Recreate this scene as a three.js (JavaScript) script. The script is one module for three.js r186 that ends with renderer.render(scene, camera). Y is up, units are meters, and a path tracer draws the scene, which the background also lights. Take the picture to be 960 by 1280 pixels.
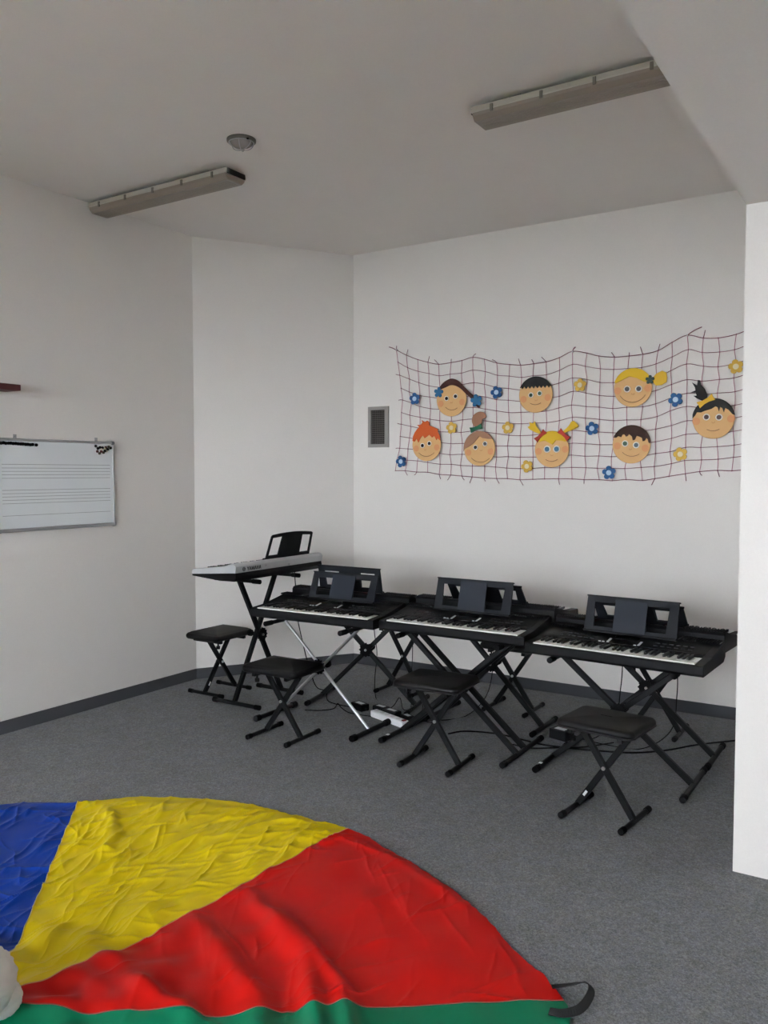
import * as THREE from 'three';
import { RoundedBoxGeometry } from 'three/addons/geometries/RoundedBoxGeometry.js';
import { TextGeometry } from 'three/addons/geometries/TextGeometry.js';
import { FontLoader } from 'three/addons/loaders/FontLoader.js';
import { mergeGeometries, mergeVertices } from 'three/addons/utils/BufferGeometryUtils.js';
import { RectAreaLightUniformsLib } from 'three/addons/lights/RectAreaLightUniformsLib.js';
import { createNoise2D } from 'simplex-noise';

// ---------------------------------------------------------------- camera, sky, light, exposure
const scene = new THREE.Scene();
const camera = new THREE.PerspectiveCamera(63.1, 960 / 1280, 0.05, 200);
camera.position.set(0, 1.6, 0);
camera.rotation.order = 'YXZ';
camera.rotation.set(THREE.MathUtils.degToRad(-2.732), THREE.MathUtils.degToRad(32.576), THREE.MathUtils.degToRad(0.03));
scene.background = new THREE.Color().setRGB(0.93, 0.985, 1.06);      // overcast sky
scene.backgroundIntensity = 9;
RectAreaLightUniformsLib.init();
const DAY = { color: new THREE.Color().setRGB(0.95, 0.98, 1.03), intensity: 0.25 };   // daylight in the window openings
const renderer = new THREE.WebGLRenderer({ antialias: true });
renderer.toneMapping = THREE.LinearToneMapping;
renderer.toneMappingExposure = 2.1;
renderer.shadowMap.enabled = true;

// ---------------------------------------------------------------- measures of the room (metres)
const XL = -4.669, ZB = -5.714, H = 3.38, C1Z = -4.608, C2X = -3.95;   // left wall, back wall, ceiling, ends of the slanted wall
const PX = -0.584, PZ = -3.516, HS = 2.634;                            // edge and face of the wall on the right, lower ceiling
const XR = 3.2, ZF = 2.8, T = 0.25;

// ---------------------------------------------------------------- helpers
let seed = 20231;
const rnd = () => { seed = (seed + 0x6D2B79F5) | 0; let t = Math.imul(seed ^ (seed >>> 15), 1 | seed); t = (t + Math.imul(t ^ (t >>> 7), 61 | t)) ^ t; return ((t ^ (t >>> 14)) >>> 0) / 4294967296; };
const noise2 = createNoise2D(rnd), noiseB = createNoise2D(rnd);
const R = THREE.MathUtils.degToRad;
const V = (x, y, z) => new THREE.Vector3(x, y, z);
const used = new Map();
function numbered(n) { const k = used.get(n) ?? 0; used.set(n, k + 1); return k ? `${n}_${String(k).padStart(3, '0')}` : n; }
function shade(o) { o.castShadow = true; o.receiveShadow = true; return o; }
function mesh(name, geo, mat, parent) {
  const g = Array.isArray(geo) ? merge(geo) : geo;
  const m = shade(new THREE.Mesh(g, mat)); m.name = parent ? name : numbered(name); (parent ?? scene).add(m); return m;
}
function merge(list) {
  return mergeGeometries(list.map((g) => { const c = g.index ? g.toNonIndexed() : g.clone(); for (const k of Object.keys(c.attributes)) if (!['position', 'normal', 'uv'].includes(k)) c.deleteAttribute(k); return c; }));
}
function tag(o, label, category, group, kind) { o.userData.label = label; o.userData.category = category; if (group) o.userData.group = group; if (kind) o.userData.kind = kind; return o; }
function thing(name, label, category, [x, y, z] = [0, 0, 0], turn = 0, group) {
  const o = new THREE.Group(); o.name = numbered(name); scene.add(o); o.position.set(x, y, z); o.rotation.y = turn; return tag(o, label, category, group);
}
function copy(src, label, [x, y, z], turn = 0, group) {
  const o = src.clone(); o.name = numbered(src.name.replace(/_\d+$/, '')); scene.add(o); o.position.set(x, y, z); o.rotation.y = turn;
  o.userData = { ...src.userData, label }; if (group) o.userData.group = group; return o;
}
function struct(name, geo, mat, label, category) { const m = mesh(name, geo, mat); m.userData = { kind: 'structure', label, category }; return m; }
const box = (w, h, d, x = 0, y = 0, z = 0) => new THREE.BoxGeometry(w, h, d).translate(x, y, z);
const span = (x0, x1, y0, y1, z0, z1) => box(x1 - x0, y1 - y0, z1 - z0, (x0 + x1) / 2, (y0 + y1) / 2, (z0 + z1) / 2);
const rbox = (w, h, d, r, x = 0, y = 0, z = 0, s = 2) => new RoundedBoxGeometry(w, h, d, s, r).translate(x, y, z);
function along(geo, a, b) {                                   // a shape standing along +y from 0 to 1 is laid from a to b
  const d = b.clone().sub(a), q = new THREE.Quaternion().setFromUnitVectors(V(0, 1, 0), d.clone().normalize());
  return geo.applyQuaternion(q).translate(a.x, a.y, a.z);
}
function rod(a, b, r, seg = 12) { const L = a.distanceTo(b); return along(new THREE.CylinderGeometry(r, r, L, seg).translate(0, L / 2, 0), a, b); }
function flatBar(a, b, w, d, ex = 0.004) {                     // rounded box tube: w across in the x-y plane, d along z
  const L = a.distanceTo(b), t = Math.atan2(b.y - a.y, b.x - a.x);
  return new RoundedBoxGeometry(L, w, d, 2, ex).rotateZ(t).translate((a.x + b.x) / 2, (a.y + b.y) / 2, (a.z + b.z) / 2);
}
function cord(points, r, seg = 40, radial = 6) { return new THREE.TubeGeometry(new THREE.CatmullRomCurve3(points), seg, r, radial, false); }
function extrude(shape, depth, bevel = 0, seg = 12) {
  return new THREE.ExtrudeGeometry(shape, { depth, bevelEnabled: bevel > 0, bevelThickness: bevel, bevelSize: bevel, bevelOffset: -bevel, bevelSegments: 2, curveSegments: seg });
}
function poly(pts) { const s = new THREE.Shape(); pts.forEach(([x, y], i) => (i ? s.lineTo(x, y) : s.moveTo(x, y))); s.closePath(); return s; }
function smooth(pts) { const s = new THREE.Shape(); s.setFromPoints(new THREE.CatmullRomCurve3(pts.map(([x, y]) => V(x, y, 0)), true, 'centripetal').getPoints(pts.length * 6).map((p) => new THREE.Vector2(p.x, p.y))); return s; }
function sidePrism(profile, length, bevel = 0.003) {            // profile in (z, y), drawn out along x and centred
  const g = extrude(poly(profile), length - 2 * bevel, bevel);   // shape x = z, y = y, depth along +z
  g.translate(0, 0, -(length - 2 * bevel) / 2);
  return g.rotateY(-Math.PI / 2).scale(1, 1, 1);               // z' = x, x' = -z
}
function pad(w, d, h, r, dome, rings = 10) {                   // upholstered slab with a rounded rectangle outline and a domed top; bottom at y = 0
  const N = 12, out = [];
  const outline = (inset, y) => {
    const rr = Math.max(r - inset, 0.004), hw = Math.max(w / 2 - inset, 0.004) - rr, hd = Math.max(d / 2 - inset, 0.004) - rr, p = [];
    const steps = 7;
    for (const [cx, cz, a0] of [[1, 1, 0], [-1, 1, 90], [-1, -1, 180], [1, -1, 270]])
      for (let k = 0; k <= steps; k++) {
        const a = R(a0 + (90 * k) / steps); p.push([cx * Math.max(hw, 0) + rr * Math.cos(a), y, cz * Math.max(hd, 0) + rr * Math.sin(a)]);
        if (k === steps) break;
      }
    return p;
  };
  const e = h * 0.42, rows = [];
  rows.push(outline(d / 2 * 0.98, 0), outline(0.02, 0));
  for (let k = 0; k <= N; k++) { const a = -Math.PI / 2 + (Math.PI * k) / N; rows.push(outline(e * (1 - Math.cos(a)), e + e * Math.sin(a))); }
  const top = 2 * e;
  for (let k = 1; k <= rings; k++) { const t = k / rings, ins = e + (d / 2 - e - 0.002) * t; rows.push(outline(ins, top).map(([x, y, z]) => [x, y + dome * Math.max(0, Math.cos((Math.PI * x) / w) * Math.cos((Math.PI * z) / d)) ** 0.7, z])); }
  const m = rows[0].length, pos = rows.flat(2), idx = [];
  for (let i = 0; i + 1 < rows.length; i++) for (let j = 0; j < m; j++) { const a = i * m + j, b = i * m + ((j + 1) % m), c = a + m, f = b + m; idx.push(a, c, b, b, c, f); }
  const g = new THREE.BufferGeometry(); g.setAttribute('position', new THREE.Float32BufferAttribute(pos, 3)); g.setIndex(idx);
  g.setAttribute('uv', new THREE.Float32BufferAttribute(rows.flat().flatMap(([x, , z]) => [x, z]), 2)); g.computeVertexNormals(); return g;
}
function dataTex(n, f, srgb = true, rep = 1) {
  const a = new Uint8Array(n * n * 4);
  for (let y = 0; y < n; y++) for (let x = 0; x < n; x++) { const c = f(x / n, y / n, x, y), k = (y * n + x) * 4; a[k] = c[0]; a[k + 1] = c[1]; a[k + 2] = c[2]; a[k + 3] = 255; }
  const t = new THREE.DataTexture(a, n, n); t.magFilter = THREE.LinearFilter; t.minFilter = THREE.LinearMipmapLinearFilter; t.generateMipmaps = true;
  t.wrapS = t.wrapT = THREE.RepeatWrapping; t.repeat.set(rep, rep); if (srgb) t.colorSpace = THREE.SRGBColorSpace; t.needsUpdate = true; return t;
}
const clamp = (v) => Math.max(0, Math.min(255, Math.round(v)));
// tiling noise on the unit square from a torus walk
function tile(u, v, f, n = noise2) { const s = (t) => [Math.cos(t * 2 * Math.PI) * f, Math.sin(t * 2 * Math.PI) * f]; const [a, b] = s(u), [c, d] = s(v); return (n(a + 3.1, c + 7.7) + n(b + 11.3, d + 1.9) + n(a - d + 5, b + c - 9)) / 2.2; }
function worldUV(g, fx) { const p = g.attributes.position, n = g.attributes.normal, uv = new Float32Array(p.count * 2); for (let i = 0; i < p.count; i++) { const nx = Math.abs(n.getX(i)), ny = Math.abs(n.getY(i)), nz = Math.abs(n.getZ(i)); const [a, b] = ny > nx && ny > nz ? [p.getX(i), p.getZ(i)] : nx > nz ? [p.getZ(i), p.getY(i)] : [p.getX(i), p.getY(i)]; uv[2 * i] = a * fx; uv[2 * i + 1] = b * fx; } g.setAttribute('uv', new THREE.BufferAttribute(uv, 2)); return g; }

// ---------------------------------------------------------------- materials
const std = (hex, rough = 0.6, extra = {}) => new THREE.MeshStandardMaterial({ color: hex, roughness: rough, ...extra });
const lattice = (n) => { const a = Float32Array.from({ length: n * n }, () => rnd() - 0.5); return (u, v) => { const x = u * n, y = v * n, i = Math.floor(x) % n, j = Math.floor(y) % n, fx = x - Math.floor(x), fy = y - Math.floor(y), p = (i + 1) % n, q = (j + 1) % n; return (a[j * n + i] * (1 - fx) + a[j * n + p] * fx) * (1 - fy) + (a[q * n + i] * (1 - fx) + a[q * n + p] * fx) * fy; }; };
const grain = [lattice(420), lattice(210), lattice(90), lattice(24)];
const carpetMap = dataTex(1024, (u, v) => {
  const s = (rnd() - 0.5) * 24 + grain[0](u, v) * 40 + grain[1](u, v) * 26 + grain[2](u, v) * 11 + grain[3](u, v) * 7, b = grain[2](v, u) * 9 + grain[3](v, u) * 5;
  return [clamp(123 + s), clamp(124.5 + s + 0.2 * b), clamp(127 + s * 1.02 + b)];
});
const carpetBump = dataTex(512, () => { const s = 90 + rnd() * 140; return [s, s, s]; }, false);
const paintMap = dataTex(512, (u, v) => { const s = (rnd() - 0.5) * 3 + tile(u, v, 1.6) * 0.8; return [clamp(234 + s), clamp(230 + s), clamp(225 + s)]; });
const paintBump = dataTex(512, (u, v) => { const s = 128 + (rnd() - 0.5) * 60 + tile(u, v, 6) * 30; return [clamp(s), clamp(s), clamp(s)]; }, false);
const dull = (hex, rough = 0.6) => new THREE.MeshPhysicalMaterial({ color: hex, roughness: rough, specularIntensity: 0.45 });
const M = {
  wall: new THREE.MeshStandardMaterial({ map: paintMap, roughness: 0.92, bumpMap: paintBump, bumpScale: 0.0006 }),
  ceiling: new THREE.MeshStandardMaterial({ map: paintMap, roughness: 0.95, bumpMap: paintBump, bumpScale: 0.0006 }),
  carpet: new THREE.MeshStandardMaterial({ map: carpetMap, roughness: 1, bumpMap: carpetBump, bumpScale: 0.003 }),
  skirting: std(0x484a4e, 0.95),
  steel: dull(0x101113, 0.5),
  rubber: dull(0x0b0b0d, 0.8),
  chrome: std(0xc9cacb, 0.28, { metalness: 0.9 }),
  bolt: std(0xb9bab9, 0.35, { metalness: 0.8 }),
  plastic: dull(0x0f1013, 0.55),
  panel: dull(0x0c0e10, 0.5),
  rest: dull(0x23262b, 0.6),
  restPanel: dull(0x2b3039, 0.55),
  grille: dull(0x0d0e11, 0.7),
  display: std(0x0c0e10, 0.15),
  print: std(0xcfd3d6, 0.6),
  ivory: std(0xf2f1ec, 0.3),
  ebony: std(0x0e0e10, 0.35),
  silver: std(0xc3c5c6, 0.38, { metalness: 0.25 }),
  vinyl: new THREE.MeshPhysicalMaterial({ color: 0x0c0c0e, roughness: 0.5, specularIntensity: 0.6, clearcoat: 0.08, clearcoatRoughness: 0.5 }),
  piping: std(0x2c2b2d, 0.4),
  white: std(0xeef0f0, 0.45),
  lampBody: std(0xbdb9ae, 0.5),
  diffuser: new THREE.MeshPhysicalMaterial({ color: 0x9c9286, roughness: 0.35, transmission: 0.15, thickness: 0 }),
  clip: std(0x77736a, 0.6),
  lampDark: std(0x3a3835, 0.7),
  board: new THREE.MeshPhysicalMaterial({ color: 0xe9eef0, roughness: 0.22, clearcoat: 0.4, clearcoatRoughness: 0.15 }),
  alu: std(0xaaacad, 0.4, { metalness: 0.5 }),
  corner: std(0x55575a, 0.6),
  shelf: std(0x5b2a2c, 0.55),
  netA: std(0x7a3449, 0.9),
  netB: std(0xb87486, 0.9),
  glass: new THREE.MeshPhysicalMaterial({ color: 0xffffff, roughness: 0.02, transmission: 1, thickness: 0, ior: 1.5 }),
};

// ---------------------------------------------------------------- the room
struct('floor', worldUV(span(XL - T, XR + T, -0.2, 0, ZB - T, ZF + T), 0.9), M.carpet, 'grey loop pile carpet floor of the music room', 'floor');
struct('ceiling', worldUV(span(XL - T, PX + 0.001, H, H + 0.2, ZB - T, ZF + T), 0.5), M.ceiling, 'high white ceiling above the keyboards', 'ceiling');
struct('ceiling_lower', worldUV(span(PX, XR + T, HS, H + 0.2, ZB - T, ZF + T), 0.5), M.ceiling, 'lower white ceiling stepping down beside the fluorescent lamp', 'ceiling');
struct('wall_left', worldUV(span(XL - T, XL, 0, H, C1Z, ZF + T), 0.5), M.wall, 'white painted left wall carrying the whiteboard', 'wall');
struct('wall_back', worldUV(span(C2X, XR + T, 0, H, ZB - T, ZB), 0.5), M.wall, 'white painted back wall carrying the net', 'wall');
{
  const s = poly([[XL, -C1Z], [C2X, -ZB], [C2X - 0.01, -ZB + T], [XL - T, -ZB + T], [XL - T, -C1Z]]);
  struct('wall_corner', worldUV(extrude(s, H).rotateX(-Math.PI / 2), 0.5), M.wall, 'narrow slanted white wall across the room corner', 'wall');
}
struct('wall_right', worldUV(span(PX, XR + T, 0, HS, ZB, PZ), 0.5), M.wall, 'bright white wall end standing beside the rightmost keyboards', 'wall');
struct('wall_side', worldUV(span(XR, XR + T, 0, HS, PZ, ZF + T), 0.5), M.wall, 'white side wall behind the viewer', 'wall');
// the window wall behind the viewer
const WIN = [[-3.2, 2.3], [-0.65, 2.3]], SILL = 0.85, HEAD = 2.55;
{
  const parts = [span(XL, XR, 0, SILL, ZF, ZF + T), span(XL, XR, HEAD, H, ZF, ZF + T)];
  let x = XL; for (const [c, w] of WIN) { parts.push(span(x, c - w / 2, SILL, HEAD, ZF, ZF + T)); x = c + w / 2; }
  parts.push(span(x, XR, SILL, HEAD, ZF, ZF + T));
  struct('wall_front', worldUV(merge(parts), 0.5), M.wall, 'white window wall behind the viewer', 'wall');
  WIN.forEach(([c, w], i) => {
    const g = new THREE.Group(); g.name = `window_${i + 1}`; g.position.set(c, SILL, ZF + 0.16); g.userData = { kind: 'structure', label: `white framed window ${['nearest the left wall', 'in the middle of the window wall'][i]}`, category: 'window' }; scene.add(g);
    const h = HEAD - SILL, f = 0.06;
    mesh('window_frame', [span(-w / 2, w / 2, 0, f, -0.035, 0.035), span(-w / 2, w / 2, h - f, h, -0.035, 0.035), span(-w / 2, -w / 2 + f, f, h - f, -0.035, 0.035), span(w / 2 - f, w / 2, f, h - f, -0.035, 0.035), span(-0.04, 0.04, f, h - f, -0.035, 0.035)], M.white, g);
    for (const s of [-1, 1]) mesh('pane', span(s < 0 ? -w / 2 + f : 0.04, s < 0 ? -0.04 : w / 2 - f, f, h - f, -0.004, 0.004), M.glass, g);
    const L = shade(new THREE.RectAreaLight(DAY.color, DAY.intensity, w - 0.1, h - 0.1)); L.receiveShadow = false; L.name = 'daylight'; L.position.set(c, SILL + h / 2, ZF - 0.01); L.lookAt(c, SILL + h / 2, -10); scene.add(L);
  });
}
{ const g = mesh('ground_outside', box(60, 0.1, 40, 0, -3.2, ZF + T + 20.2), std(0x4a4c46, 0.95)); g.userData = { kind: 'structure', label: 'grey ground outside the windows', category: 'ground' }; }
// skirting of carpet strips
const SK = 0.08, ST = 0.008;
struct('baseboard_left', span(XL, XL + ST, 0, SK, C1Z + 0.006, ZF), M.skirting, 'dark grey carpet skirting along the left wall', 'skirting');
struct('baseboard_back', span(C2X + 0.004, PX, 0, SK, ZB, ZB + ST), M.skirting, 'dark grey carpet skirting along the back wall', 'skirting');
{
  const d = V(C2X - XL, 0, ZB - C1Z), L = d.length(); d.normalize();
  const g = box(L, SK, ST, L / 2, SK / 2, ST / 2).rotateY(Math.atan2(-d.z, d.x)).translate(XL, 0, C1Z);
  struct('baseboard_corner', g, M.skirting, 'dark grey carpet skirting along the slanted wall', 'skirting');
}

// ---------------------------------------------------------------- play parachute
{
  const CX = -2.247, CZ = -1.216, RAD = 1.765;      // degrees from +x towards +z
  const hue = [0xe6ca08, 0xcf1009, 0x067a55, 0x053a9a], nm = ['yellow nylon panel', 'red nylon panel', 'green nylon panel', 'blue nylon panel'];
  const silk = hue.map((c) => new THREE.MeshPhysicalMaterial({ color: c, roughness: 0.5, specularIntensity: 0.45, side: THREE.DoubleSide }));
  // creases of the thin cloth: straight pinched folds of random place and heading, and a few long soft folds
  const creases = [];
  const crease = (x, z, dir, len, w, hgt) => creases.push([x, z, Math.cos(dir), Math.sin(dir), len / 2, w, hgt]);
  const scatter = (n, a0, a1, r0, r1, spread, turn, hmax) => { for (let k = 0; k < n; k++) { const th = R(a0 + (a1 - a0) * rnd()), r = (r0 + (r1 - r0) * Math.sqrt(rnd())) * RAD; crease(CX + Math.cos(th) * r, CZ + Math.sin(th) * r, th + turn + (rnd() - 0.5) * spread, 0.1 + 0.42 * rnd() ** 1.6, 0.005 + 0.012 * rnd() ** 1.5, (0.25 + 0.75 * rnd()) * hmax); } };
  scatter(330, -132, -84, 0.12, 1.0, 1.5, 0.35, 0.0105);
  scatter(170, -185, -128, 0.2, 1.0, 3.1, 0.8, 0.012);
  scatter(70, -86, -38, 0.15, 1.0, 2.0, -0.6, 0.006);
  scatter(60, -40, 180, 0.15, 1.0, 3.1, 0, 0.005);
  const soft = [[[[-2.08, -2.31], [-1.88, -2.2], [-1.65, -2.08], [-1.48, -1.93], [-1.36, -1.8]], 0.036, 0.034], [[[-1.87, -2.24], [-1.64, -2.13], [-1.44, -2.01], [-1.29, -1.85]], 0.036, 0.034], [[[-2.11, -2.06], [-1.84, -1.95], [-1.63, -1.84], [-1.49, -1.72]], 0.045, 0.026], [[[-2.16, -1.71], [-1.89, -1.67], [-1.74, -1.66]], 0.04, 0.03], [[[-3.19, -2.54], [-2.97, -2.41], [-2.83, -2.27]], 0.03, 0.016], [[[-2.08, -2.93], [-1.63, -2.79], [-1.36, -2.67]], 0.03, 0.008]];
  const segDist = (x, z, p, q) => { const dx = q[0] - p[0], dz = q[1] - p[1], k = Math.max(0, Math.min(1, ((x - p[0]) * dx + (z - p[1]) * dz) / (dx * dx + dz * dz))); return [Math.hypot(x - p[0] - k * dx, z - p[1] - k * dz), k]; };
  function height(x, z) {                                          // world x, z
    const dx = x - CX, dz = z - CZ, t = Math.hypot(dx, dz) / RAD, r = Math.hypot(dx - 0.047, dz + 0.11);
    const wx = x + 0.010 * noiseB(x * 4, z * 4), wz = z + 0.010 * noiseB(x * 4 + 9, z * 4 - 4);
    let h = 0.009 + 0.005 * (noise2(x * 1.6, z * 1.6) + 1) + 0.004 * (noiseB(x * 4, z * 4) + 1);
    for (const [cx, cz, ux, uz, hl, w, hg] of creases) {
      const ax = wx - cx, az = wz - cz, l = Math.abs(ax * ux + az * uz); if (l > hl) continue;
      const d = Math.abs(-ax * uz + az * ux); if (d > 3 * w) continue;
      const e = 1 - (l / hl) ** 2; h += hg * e * Math.exp(-d / w) ;
    }
    for (const [line, w, hg] of soft) {
      let best = 9, pos = 0; for (let i = 0; i + 1 < line.length; i++) { const [d, k] = segDist(wx, wz, line[i], line[i + 1]); if (d < best) { best = d; pos = (i + k) / (line.length - 1); } }
      h += hg * Math.exp(-((best / w) ** 2)) * Math.min(1, 0.35 + 2.2 * pos);
    }
    h += 0.05 * Math.exp(-((r / 0.42) ** 2)) + 0.03 * Math.exp(-((r / 0.55) ** 2)) * noiseB(x * 5, z * 5);
    return Math.max(h * (1 - 0.4 * THREE.MathUtils.smoothstep(t, 0.95, 1.0)), 0.004);
  }
  const SEAM = [-130.2, -85.4, -39.2, 5, 50, 95, 140, 185, 229.8];   // degrees from +x towards +z
  const rim = [[-180, 1.77], [-142, 1.785], [-137, 1.765], [-130, 1.71], [-120, 1.782], [-109, 1.793], [-94, 1.763], [-85, 1.786], [-74, 1.735], [-63, 1.729], [-49, 1.736], [-43, 1.776], [-39, 1.795], [-30, 1.75], [0, 1.77], [90, 1.76], [180, 1.77]];
  const rimAt = (th) => { th = ((th + 180) % 360 + 360) % 360 - 180; for (let i = 0; i + 1 < rim.length; i++) if (th <= rim[i + 1][0]) { const k = THREE.MathUtils.smoothstep(th, rim[i][0], rim[i + 1][0]); return rim[i][1] + k * (rim[i + 1][1] - rim[i][1]); } return 1.77; };
  const wave = (x) => 0.018 * noise2(x, 4.4) + 0.010 * noise2(x * 3, 1.2);
  function point(th, t) {
    const k = R(th), r = t * (rimAt(th) + 0.006 * noise2(th * 0.17, 5) + 0.004 * noiseB(th * 0.6, 5)), sway = wave(t * 3) * t * (1 - t) * 1.2;
    const f = 1 - t, x = CX + 0.047 * f + Math.cos(k) * r - Math.sin(k) * sway, z = CZ - 0.11 * f + Math.sin(k) * r + Math.cos(k) * sway;   // the hub lies off the middle
    return [x, height(x, z), z];
  }
  const p = thing('play_parachute', 'large round play parachute of blue, yellow, red and green panels spread on carpet', 'parachute', [CX, 0, CZ]);
  for (let s = 0; s < 8; s++) {
    const seen = [0, 1, 2, 7].includes(s), na = seen ? 240 : 44, nr = seen ? 290 : 60, pos = [], idx = [], uv = [];
    for (let i = 0; i <= na; i++) for (let j = 0; j <= nr; j++) { const q = point(SEAM[s] + (SEAM[s + 1] - SEAM[s]) * (i / na), Math.max(j / nr, 0.002)); pos.push(q[0] - CX, q[1], q[2] - CZ); uv.push(q[0], q[2]); }
    for (let i = 0; i < na; i++) for (let j = 0; j < nr; j++) { const a = i * (nr + 1) + j, b = a + nr + 1; idx.push(a, a + 1, b, b, a + 1, b + 1); }
    const g = new THREE.BufferGeometry(); g.setAttribute('position', new THREE.Float32BufferAttribute(pos, 3)); g.setAttribute('uv', new THREE.Float32BufferAttribute(uv, 2)); g.setIndex(idx); g.computeVertexNormals();
    const m = mesh('panel', g, silk[s % 4], p); m.userData.label = nm[s % 4];
    const line = []; for (let j = 2; j <= 90; j++) { const q = point(SEAM[s], j / 90); line.push(V(q[0] - CX, q[1] + 0.001, q[2] - CZ)); }
    const sm = mesh('seam', cord(line, 0.0022, 180, 5), std([0xd9cf7a, 0xd9a06a, 0x9c3a30, 0xa8b07a][s % 4], 0.7), p); sm.userData.label = 'pale stitched seam';
  }
  // black strap handle at the red and green seam
  const hp = [[-0.905, -2.375, 0.022], [-0.86, -2.40, 0.03], [-0.82, -2.43, 0.035], [-0.795, -2.415, 0.036], [-0.785, -2.36, 0.034], [-0.795, -2.30, 0.03], [-0.83, -2.27, 0.024], [-0.87, -2.265, 0.018]];
  const c = new THREE.CatmullRomCurve3(hp.map(([x, z, y]) => V(x - CX, y, z - CZ))), pos = [], idx = [], n = 40, th = 0.0018;
  for (let i = 0; i <= n; i++) {
    const q = c.getPoint(i / n), tg = c.getTangent(i / n), side = V(-tg.z, 0, tg.x).normalize(), lean = 0.25 + 0.6 * Math.sin((Math.PI * i) / n) ** 2;
    const w = side.clone().multiplyScalar(Math.cos(lean) * 0.013).add(V(0, Math.sin(lean) * 0.013, 0)), nn = V().crossVectors(w, tg).normalize().multiplyScalar(th);
    for (const [a, b] of [[1, 1], [1, -1], [-1, -1], [-1, 1]]) pos.push(q.x + w.x * a + nn.x * b, q.y + w.y * a + nn.y * b, q.z + w.z * a + nn.z * b);
    if (i) for (let k = 0; k < 4; k++) { const A = (i - 1) * 4 + k, B = (i - 1) * 4 + ((k + 1) % 4); idx.push(A, B, A + 4, B, B + 4, A + 4); }
  }
  const g = new THREE.BufferGeometry(); g.setAttribute('position', new THREE.Float32BufferAttribute(pos, 3)); g.setIndex(idx); const gf = g.toNonIndexed(); gf.computeVertexNormals();
  gf.setAttribute('uv', new THREE.Float32BufferAttribute(new Float32Array(gf.attributes.position.count * 2), 2));
  mesh('handle', gf, std(0x121214, 0.8, { side: THREE.DoubleSide }), p).userData.label = 'black webbing strap handle';
}
// white soft toy at the middle of the parachute
{
  const t = thing('soft_toy', 'white fluffy soft toy lying on the middle of parachute', 'soft toy', [-2.185, 0.125, -1.245]);
  const fur = new THREE.MeshPhysicalMaterial({ color: 0xe2ddd2, roughness: 1, sheen: 0.6, sheenRoughness: 0.8 });
  const blob = (rx, ry, rz, x, y, z, k) => { const g = new THREE.SphereGeometry(1, 64, 48), p = g.attributes.position; for (let i = 0; i < p.count; i++) { const a = p.getX(i), b = p.getY(i), c = p.getZ(i), s = 1 + 0.035 * noise2(a * 4 + k, b * 4 + c * 3) + 0.02 * noiseB(a * 13 + k, b * 13 + c * 11); p.setXYZ(i, a * rx * s + x, b * ry * s + y, c * rz * s + z); } g.computeVertexNormals(); return g; };
  mesh('body', blob(0.15, 0.10, 0.15, 0, 0.06, 0, 1), fur, t);
  mesh('head', blob(0.11, 0.10, 0.11, -0.17, 0.09, 0.05, 5), fur, t);
  for (const s of [-1, 1]) mesh('paw', blob(0.055, 0.05, 0.055, 0.06, 0.0, 0.14 * s + 0.05, 9 + s), fur, t);
}

// ---------------------------------------------------------------- ceiling fittings
{
  const makeLamp = (label, pos) => {
    const t = thing('fluorescent_lamp', label, 'ceiling lamp', pos, 0, 'long fluorescent lamps on the high ceiling'), L = 1.22;
    for (const s of [-1, 1]) mesh('spacer', box(0.06, 0.024, 0.08, s * 0.4, -0.012, 0), M.lampDark, t);
    mesh('housing', sidePrism([[-0.085, -0.052], [0.085, -0.052], [0.087, -0.047], [0.08, -0.022], [-0.08, -0.022], [-0.087, -0.047]], L, 0.004), M.lampBody, t);
    const d = mesh('diffuser', sidePrism([[-0.083, -0.052], [-0.08, -0.066], [-0.06, -0.086], [0.06, -0.086], [0.08, -0.066], [0.083, -0.052]], L - 0.012, 0.005), M.diffuser, t);
    mesh('ridge', [-0.03, -0.01, 0.01, 0.03].map((z) => box(L - 0.06, 0.002, 0.004, 0, -0.0868, z)), M.diffuser, d);
    for (const s of [-1, 1]) for (const x of [-0.5, -0.25, 0, 0.25, 0.5]) mesh('clip', rbox(0.016, 0.034, 0.008, 0.003, x, -0.048, s * 0.0875), M.clip, t);
    for (const s of [-1, 1]) mesh('end_cap', rbox(0.01, 0.03, 0.15, 0.004, s * (L / 2), -0.039, 0), M.lampDark, t);
    return t;
  };
  makeLamp('grey fluorescent batten lamp near the left wall', [-4.01, H, -3.715]);
  makeLamp('grey fluorescent batten lamp running behind the lower ceiling edge', [-1.25, H, -3.77]);
  const d = thing('bulkhead_lamp', 'small round glass lamp with wire guard on ceiling', 'ceiling lamp', [-3.1, H, -3.43]); d.scale.set(1, 0.6, 1);
  mesh('base', new THREE.LatheGeometry([[0, 0], [0.078, 0], [0.078, -0.018], [0.066, -0.026], [0, -0.026]].map(([x, y]) => new THREE.Vector2(x, y)), 32), std(0x6b6862, 0.6), d);
  mesh('glass_dome', new THREE.LatheGeometry([[0.058, -0.024], [0.056, -0.04], [0.045, -0.056], [0.025, -0.066], [0, -0.069]].map(([x, y]) => new THREE.Vector2(x, y)), 28), std(0x9a9792, 0.12), d);
  mesh('guard', [new THREE.TorusGeometry(0.066, 0.004, 6, 36).rotateX(Math.PI / 2).translate(0, -0.03, 0), ...[0, 60, 120].map((a) => new THREE.TorusGeometry(0.066, 0.003, 6, 24, Math.PI).rotateX(Math.PI).rotateY(R(a)).translate(0, -0.026, 0))], M.alu, d);
  for (const a of [20, 200]) mesh('screw', new THREE.SphereGeometry(0.008, 8, 6).translate(0.07 * Math.cos(R(a)), -0.026, 0.07 * Math.sin(R(a))), M.rubber, d);
}

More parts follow.
